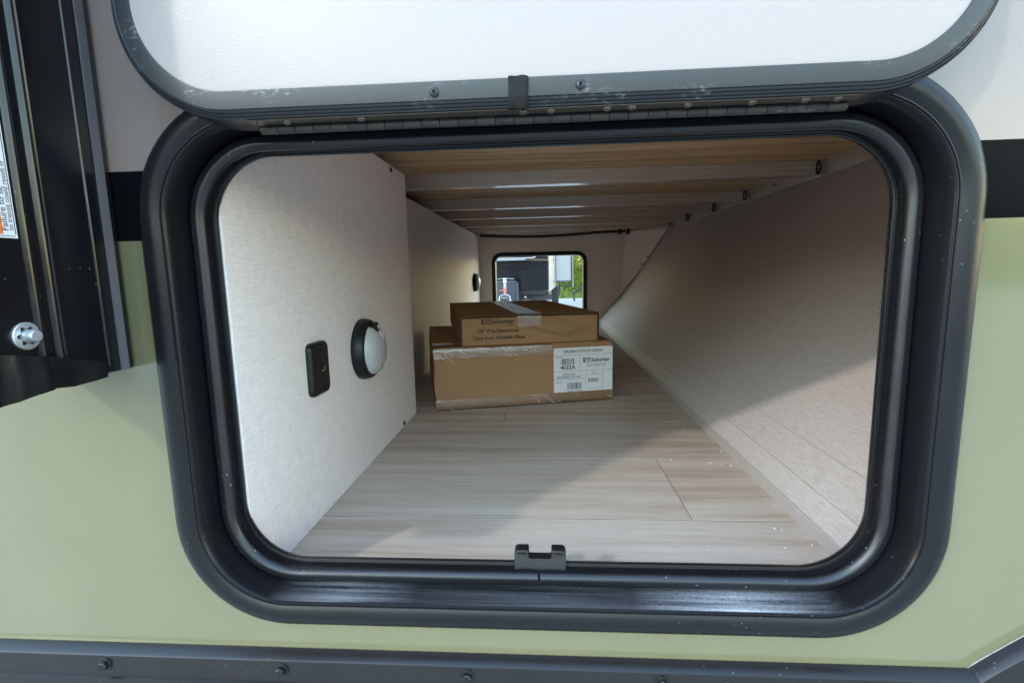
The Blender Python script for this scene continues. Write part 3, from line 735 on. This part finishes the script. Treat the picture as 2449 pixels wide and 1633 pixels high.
def dl(*pts, wd=.0006, close=False):
    pts = [q(*p) for p in pts]
    if close: pts.append(pts[0])
    for a, b in zip(pts, pts[1:]): line(pr, a, b, wd, YS)
dl((1237, 458), (1475, 355), (1845, 442), (1615, 540), close=True)
dl((1275, 455), (1478, 398), (1785, 460), (1612, 528), close=True, wd=.0005)
dl((1237, 458), (1240, 470), (1615, 553), (1845, 480), (1845, 442)); dl((1475, 355), (1475, 400), (1500, 402))
dl((1800, 498), (1800, 512), (1785, 512)); dl((1650, 545), (1650, 556), (1640, 556))
pr.build('front_print', 'inkbrown', sm, recalc=False)
pth = [(D2-.002-(D2-.004)*i/22, H2+.0012) for i in range(23)]+[(-.0025, H2+.0003), (-.0034, H2-.004), (-.0028, H2-.010), (-.0022, H2-.018), (-.0020, H2-.026)]
wrinkled(.405*W2, .575*W2, 16, pth, .0005, 9).build('tape_strip', 'tape', sm, smooth=True, angle=80)

# ================================================================== AWNING ARM at the left
AX = -.352
arm = empty('awning_arm', (AX-.04, -.08, .23), label='glossy black awning arm with grooves and warning sticker beside the opening', cat='awning arm')
mb = MB(); mb.box(AX-.075, AX-.0025, -.061, -.0008, .2300, 1.22); mb.build('mount_rail', 'arm', arm, bevel=.002, seg=3)
mb = MB(); mb.box(AX-.075, AX, -.160, -.0615, .2500, 1.22); mb.build('arm_tube', 'arm', arm, bevel=.005, seg=4)
def rib(y0, y1, h, nm, mat='arm', z0=.236, xb=AX):
    n = 8; sec = [(xb-.003, y0)]+[(xb+h*math.sin(math.pi*i/n), y0+(y1-y0)*i/n) for i in range(n+1)]+[(xb-.003, y1)]
    mb = MB(); mb.loft([[(x, y, z0) for x, y in sec], [(x, y, 1.22) for x, y in sec]], True, True, True); mb.build(nm, mat, arm, smooth=True, angle=60)
rib(-.0825, -.0755, .0028, 'rib'); rib(-.0710, -.0635, .0030, 'rib'); rib(-.0268, -.0240, .0012, 'rib', xb=AX-.0025); rib(-.1120, -.1060, .0028, 'rib', z0=.255)
mb = MB(); mb.box(AX-.0024, AX-.0008, -.0150, -.0080, .2305, 1.22); mb.build('edge_strip', 'greyedge', arm)
# cast foot
poly = [(-.176, .262), (-.1147, .2600), (-.0800, .2530), (-.0420, .2425), (-.0400, .2400), (-.0425, .2300), (-.0671, .2285), (-.0760, .2300), (-.0853, .2312), (-.100, .2295), (-.115, .2270), (-.176, .2265)]
mb = MB(); n = 26; L = []
for i in range(n+1):
    y = -.176+(.176-.0405)*i/n
    def iy(pts, y):
        for (a, za), (b, zb) in zip(pts, pts[1:]):
            if a <= y <= b: return za+(zb-za)*(y-a)/(b-a)
        return pts[-1][1]
    zt = iy(poly[:5], y); zb_ = iy(poly[::-1][:7], y)
    bulge = .0085+.0040*(1 if math.sin((y+.170)/.0285*math.pi) > .25 else 0)*(1 if y < -.058 else 0)+.0012*math.sin((y+.176)/.02*math.pi)
    L.append([(AX-.072, y, zb_), (AX+bulge, y, zb_), (AX+bulge+.001, y, (zt+zb_)/2), (AX+bulge-.001, y, zt), (AX-.072, y, zt)])
mb.loft(L, True, True, True); mb.build('foot', 'foot', arm, smooth=True, angle=45)
# bolt with lobed collar
by, bz = -.0888, .2688
mb = MB(); n = 42; L = []
for rf, h in ((.0094, -.001), (.0094, .0012), (.0088, .0016), (.0, 0)):
    if rf == 0: break
    L.append([(AX+h, by+rf*math.cos(2*math.pi*k/n), bz+rf*math.sin(2*math.pi*k/n)) for k in range(n)])
lob = lambda k: .0058+.0013*math.cos(6*2*math.pi*k/n)
L.append([(AX+.0016, by+lob(k)*math.cos(2*math.pi*k/n), bz+lob(k)*math.sin(2*math.pi*k/n)) for k in range(n)])
L.append([(AX+.0002, by+lob(k)*math.cos(2*math.pi*k/n), bz+lob(k)*math.sin(2*math.pi*k/n)) for k in range(n)])
mb.loft(L); bo = mb.build('bolt', 'zinc', arm, smooth=True, angle=30)
mb = MB(); mb.lathe((AX+.0001, by, bz), (1, 0, 0), [(.0075, 0), (.0075, .0004)], 24); mb.build('bolt_recess', 'dark', bo)
mb = MB(); mb.lathe((AX, by, bz), (1, 0, 0), [(.0044, 0), (.0044, .0075), (.0036, .0086)], 24); mb.build('bolt_pin', 'zinc', bo, smooth=True, angle=40)
# warning sticker
mb = MB(); mb.box(AX, AX+.0003, -.1045, -.0840, .3340, .47); st = mb.build('warning_sticker', 'paper', arm)
mb = MB(); mb.box(AX+.0002, AX+.0005, -.1030, -.0928, .3365, .40); mb.build('sticker_band', 'orange', st)
pr = MB(); f2 = lambda u, v: (AX+.0006, -.0849-v*1.0, .3370+u)   # reads upwards
f2 = lambda u, v: (AX+.0006, v, .3370+u)
f3 = lambda base: (lambda u, v: (AX+.0006, base-v, .3368+u))
text(pr, 'Failure to se', f3(-.0895), .0056, x=.0022, y=0)
text(pr, 'to transit could result in', f3(-.0862), .0045, x=.0022, y=0)
pr.build('sticker_print', 'ink', st, recalc=False)
mb = MB(); mb.box(AX+.0003, AX+.0006, -.0853, -.0850, .3365, .45); mb.box(AX+.0003, AX+.0006, -.1040, -.0853, .3352, .3355); mb.build('sticker_border', 'ink', st)

# ================================================================== CRUMBS on the floor
mb = MB(); rnd = random.Random(11)
for i in range(32):
    if i < 26:
        y = .08+1.0*rnd.random()**1.6; x = .297-abs(rnd.gauss(0, .02))
    else: x = rnd.uniform(-.2, .28); y = rnd.uniform(.1, .75)
    s_ = rnd.uniform(.0005, .0014); a = rnd.random()*3
    vs = [(x+s_*math.cos(a+k*1.57)*rnd.uniform(.6, 1.2), y+s_*math.sin(a+k*1.57)*rnd.uniform(.6, 1.2), .0002+(.0012*rnd.random() if k % 2 else 0)) for k in range(4)]
    vs += [(p[0], p[1], p[2]+.0008) for p in vs]
    mb.add(vs, [(3, 2, 1, 0), (4, 5, 6, 7), (0, 1, 5, 4), (1, 2, 6, 5), (2, 3, 7, 6), (3, 0, 4, 7)])
mb.build('crumbs', 'crumb', kind='stuff', label='white crumbs scattered along the right floor edge', cat='crumbs')

# ================================================================== BEHIND THE FAR OPENING
pt = empty('parked_trailer', (-1.0, 10.5, -.65), label='glossy black fronted trailer parked beyond the far opening', cat='trailer')
def plan(poly, z0, z1, name, mat, **kw):
    mb = MB(); mb.prism(poly, lambda u, v, t: (u, v, t), z0, z1); return mb.build(name, mat, pt, **kw)
# front cap with a bowed face
mb = MB(); L = []
for i in range(13):
    t = i/12; z = -.09+2.6*t; bow = .10*math.sin(math.pi*min(1, t*1.6+.12)) + .55*max(0, t-.35)**1.5*-1
    L.append([(x, 10.02-bow*.5+ .03*abs((x+1.13)/1.21)**8, z) for x in [-2.34+2.42*k/16 for k in range(17)]]+[(.10, 12.0, z), (-2.34, 12.0, z)])
mb.loft(L, True, True, True); mb.build('front_cap', 'cap', pt, smooth=True, angle=40)
mb = MB(); mb.tube([(-2.1, 9.93, .560), (-.25, 9.93, .583), (-.185, 9.93, .597), (-.165, 9.93, .63), (-.12, 9.94, 1.0)], .010, 8); mb.build('white_stripe', 'white', pt, smooth=True)
mb = MB(); mb.tube([(-2.1, 9.93, .530), (-.38, 9.93, .549)], .007, 8); mb.build('lower_stripe', 'zinc', pt, smooth=True)
mb = MB(); mb.prism([(.083, 10.06), (.100, 10.05), (.29, 12.05), (.27, 12.06)], lambda u, v, t: (u, v, t+.05*(v-10.05)/2*(1 if t < .5 else 0)), -.125, 2.4); mb.build('side_wall', 'dirtywhite', pt)
rnd = random.Random(3)
for i in range(9):
    mb = MB(); v = 10.2+1.6*rnd.random(); u = .1015+.095*(v-10.05); z = rnd.uniform(-.02, .6); mb.box(u-.001, u+.004, v, v+rnd.uniform(.05, .25), z, z+rnd.uniform(.02, .08))
    mb.build('side_fitting', 'chassis', pt)
plan([(-.9, 9.98), (.03, 9.98), (.03, 10.3), (-.9, 10.3)], -.175, -.092, 'bumper', 'trim')
plan([(-2.0, 10.1), (.16, 10.1), (.16, 11.8), (-2.0, 11.8)], -.30, -.18, 'chassis_rail', 'chassis')
mb = MB(); mb.box(.178, .345, 11.9, 12.0, -.62, -.075); mb.build('stabiliser_leg', 'chassis', pt)
# slide-out room
mb = MB(); mb.box(.295, .665, 12.0, 14.2, .062, 2.2); so_ = mb.build('slide_out', 'white', pt)
for a in ((.270, .296), (.660, .684)):
    mb = MB(); mb.box(a[0], a[1], 11.975, 12.03, .045, 2.2); mb.build('slide_edge', 'chassis', so_)
mb = MB(); mb.box(.27, .684, 11.97, 12.03, .035, .060); mb.build('slide_sill', 'chassis', so_)
mb = MB(); mb.box(.36, .66, 12.0, 12.05, -.085, -.055); mb.box(.36, .66, 12.03, 12.06, -.02, .005); mb.box(.658, .684, 12.0, 12.05, -.15, .035); mb.box(.36, .385, 12.0, 12.05, -.3, .035); mb.build('slide_rails', 'chassis', pt)
mb = MB(); mb.box(.694, .720, 12.05, 12.1, -.12, 2.2); mb.build('awning_post', 'dirtywhite', pt)
mb = MB(); mb.cyl((.86, 15, -.415), (1.55, 15, .075), .04, n=8); mb.cyl((.90, 15, -.40), (.92, 15, -.63), .03, n=8); mb.build('tow_bar', 'chassis', pt)
# propane cover with ribs, tongue and jack
mb = MB(); L = []
for i in range(19):
    z = -.25+.385*i/18; o = .012*(i % 2) + (.03*max(0, (i-16))**1.0 if i > 16 else 0)
    L.append([(x, y, z) for x, y in [(p[0], p[1]) for p in rr(-1.03+o, -.505-o, 9.05+o, 9.5-o, .07, 5)]])
mb.loft(L, True, True, True); mb.build('propane_cover', 'propane', pt, smooth=True, angle=25)
mb = MB(); mb.cyl((-.715, 8.6, -.11), (-.715, 8.6, .13), .024, n=12); mb.cyl((-.715, 8.6, .11), (-.715, 8.6, .2), .034, n=12); mb.tube([(-.85, 8.6, .178), (-.80, 8.6, .183), (-.72, 8.6, .19), (-.6, 8.6, .181), (-.545, 8.6, .178)], .008, 6)
jk = mb.build('tongue_jack', 'steel', pt, smooth=True)
mb = MB(); mb.tube([(-.715, 8.57, .02), (-.705, 8.56, -.04), (-.715, 8.57, -.10)], .016, 6); mb.tube([(-.80, 8.56, -.03), (-.71, 8.56, -.02)], .008, 6); mb.build('safety_tag', 'red', jk, smooth=True)
mb = MB()
for sx in (-1, 1): mb.tube([(-.715, 8.55, -.11), (-.715+sx*.05, 8.52, -.105), (-.715+sx*.09, 8.5, -.13), (-.715+sx*.10, 8.5, -.21)], .012, 8); mb.box(-.715+sx*.1-.025, -.715+sx*.1+.025, 8.48, 8.53, -.215, -.195)
for k_ in range(7): mb.lathe((-.77+.018*k_, 8.5, -.155+.012*math.sin(k_*2)), (random.random(), 1, random.random()), [(.011, -.003), (.014, 0), (.011, .003)], 8)
mb.build('safety_chain', 'steel', jk, smooth=True)
mb = MB(); mb.prism([(-.715, 8.45), (-.66, 8.45), (-.2, 10.2), (-.3, 10.2)], lambda u, v, t: (u, v, t), -.33, -.25); mb.prism([(-.77, 8.45), (-.715, 8.45), (-1.1, 10.2), (-1.2, 10.2)], lambda u, v, t: (u, v, t), -.33, -.25); mb.cyl((-.715, 8.6, -.65), (-.715, 8.6, -.11), .03, n=10); mb.build('tongue', 'chassis', pt)
mb = MB(); mb.box(-.42, -.375, 9.9, 9.97, -.235, -.205); mb.build('marker_light', 'white', pt)

# shrubs and grass along the far side
def leaf_cloud(mb, c, rad, n, sz, rnd, zmin=-.63):
    for i in range(n):
        d = Vector((rnd.gauss(0, 1), rnd.gauss(0, 1), rnd.gauss(0, 1))).normalized()*(rnd.random()**.45)
        p = Vector(c)+Vector((d.x*rad[0], d.y*rad[1], d.z*rad[2]))
        if p.z < zmin: p.z = zmin+rnd.random()*.2
        a = Vector((rnd.gauss(0, 1), rnd.gauss(0, 1), rnd.gauss(0, 1))).normalized(); b = a.orthogonal().normalized(); s_ = sz*rnd.uniform(.5, 1.4)
        mb.add([p-a*s_, p+b*s_*.45, p+a*s_, p-b*s_*.45], [(0, 1, 2, 3)])
rnd = random.Random(21)
protos = []
for i, (m_, lab_) in enumerate((('leaf_a', 'bushy green shrub growing beyond the parked trailer'), ('leaf_b', 'yellow green flowering shrub growing beyond the parked trailer'))):
    t = empty('shrub', (0, 0, -.65), label=lab_, cat='shrub', group='shrubs at the back of the yard')
    mb = MB()
    for k_ in range(9): leaf_cloud(mb, (rnd.uniform(-.7, .7), rnd.uniform(-.4, .4), rnd.uniform(-.3, 1.3)), (.55, .5, .55), 420, .055, rnd)
    mb.build('crown', m_, t, recalc=False)
    mb = MB()
    for k_ in range(7):
        x = rnd.uniform(-.4, .4); mb.tube([(x*.4, 0, -.65), (x*.7, rnd.uniform(-.1, .1), .1), (x*1.3, rnd.uniform(-.3, .3), 1.1)], [.022, .016, .006], 6)
    mb.build('stems', 'bark', t); protos.append(t)
spots = [(1.45, 18.5, 1, 1.0, None), (.72, 18.15, 0, .8, 'low green shrub seen under the white slide-out'), (1.2, 20.3, 0, 1.25, 'tall green shrub rising behind the yellow flowering shrub'),
         (2.15, 19.0, 0, 1.05, 'green shrub beside the dark tow bar'), (-.3, 19.6, 0, 1.1, 'green shrub at the back of the yard behind the parked trailer'), (3.3, 19.8, 0, 1.15, 'green shrub at the back of the yard past the tow bar')]
used = set()
for x, y, i, sc, lb in spots:
    t = protos[i] if i not in used else copy_tree(protos[i]); used.add(i)
    if lb: t['label'] = lb
    t.location = (x, y, -.65); t.rotation_euler = (0, 0, rnd.random()*6.28); t.scale = (sc, sc, sc)
tree = empty('birch_tree', (1.35, 22.0, -.65), label='slim pale trunked tree rising behind the shrubs', cat='tree')
mb = MB(); mb.tube([(1.35, 22, -.65), (1.38, 22, 1.0), (1.36, 22.05, 3.2), (1.45, 22, 5)], [.07, .06, .045, .02], 8); mb.tube([(1.75, 22.2, -.65), (1.72, 22.2, 1.2), (1.66, 22.1, 3.0)], [.05, .045, .02], 8); mb.build('trunk', 'greytrunk' if 'greytrunk' in M else 'bark', tree, smooth=True)
mb = MB()
for k_ in range(8): leaf_cloud(mb, (1.4+rnd.uniform(-1, 1), 22+rnd.uniform(-.8, .8), 2.4+rnd.uniform(-.6, 2.4)), (.8, .8, .7), 350, .06, rnd)
mb.build('crown', 'leaf_a', tree, recalc=False)
mb = MB()
for i in range(5000):
    x = rnd.uniform(-4, 7); y = rnd.uniform(16.9, 18.6); h = rnd.uniform(.08, .32); a = rnd.uniform(-.5, .5); wd = .009
    mb.add([(x-wd, y, -.65), (x+wd, y, -.65), (x+a*h, y+rnd.uniform(-.1, .1), -.65+h)], [(0, 1, 2)])
mb.build('grass', 'leaf_a', kind='stuff', recalc=False, label='rough green grass along the edge of the gravel', cat='grass')
# low tree belt added out of view: blocks horizon glow, darkens the wall's gloss
rnd = random.Random(33); mb = MB()
for i in range(46):
    x = -34+68*i/45+rnd.uniform(-.6, .6); y = -21+rnd.uniform(-1.5, 1.5); h = rnd.uniform(2.6, 4.4)
    leaf_cloud(mb, (x, y, -.65+h*.5), (1.5, 1.2, h*.5), 420, .28, rnd)
mb.build('added_tree_belt', 'leaf_a', kind='stuff', recalc=False, label='added low belt of leafy trees, unseen behind the camera', cat='trees')
for o in bpy.data.objects:
    if '_loc' in o: del o['_loc']
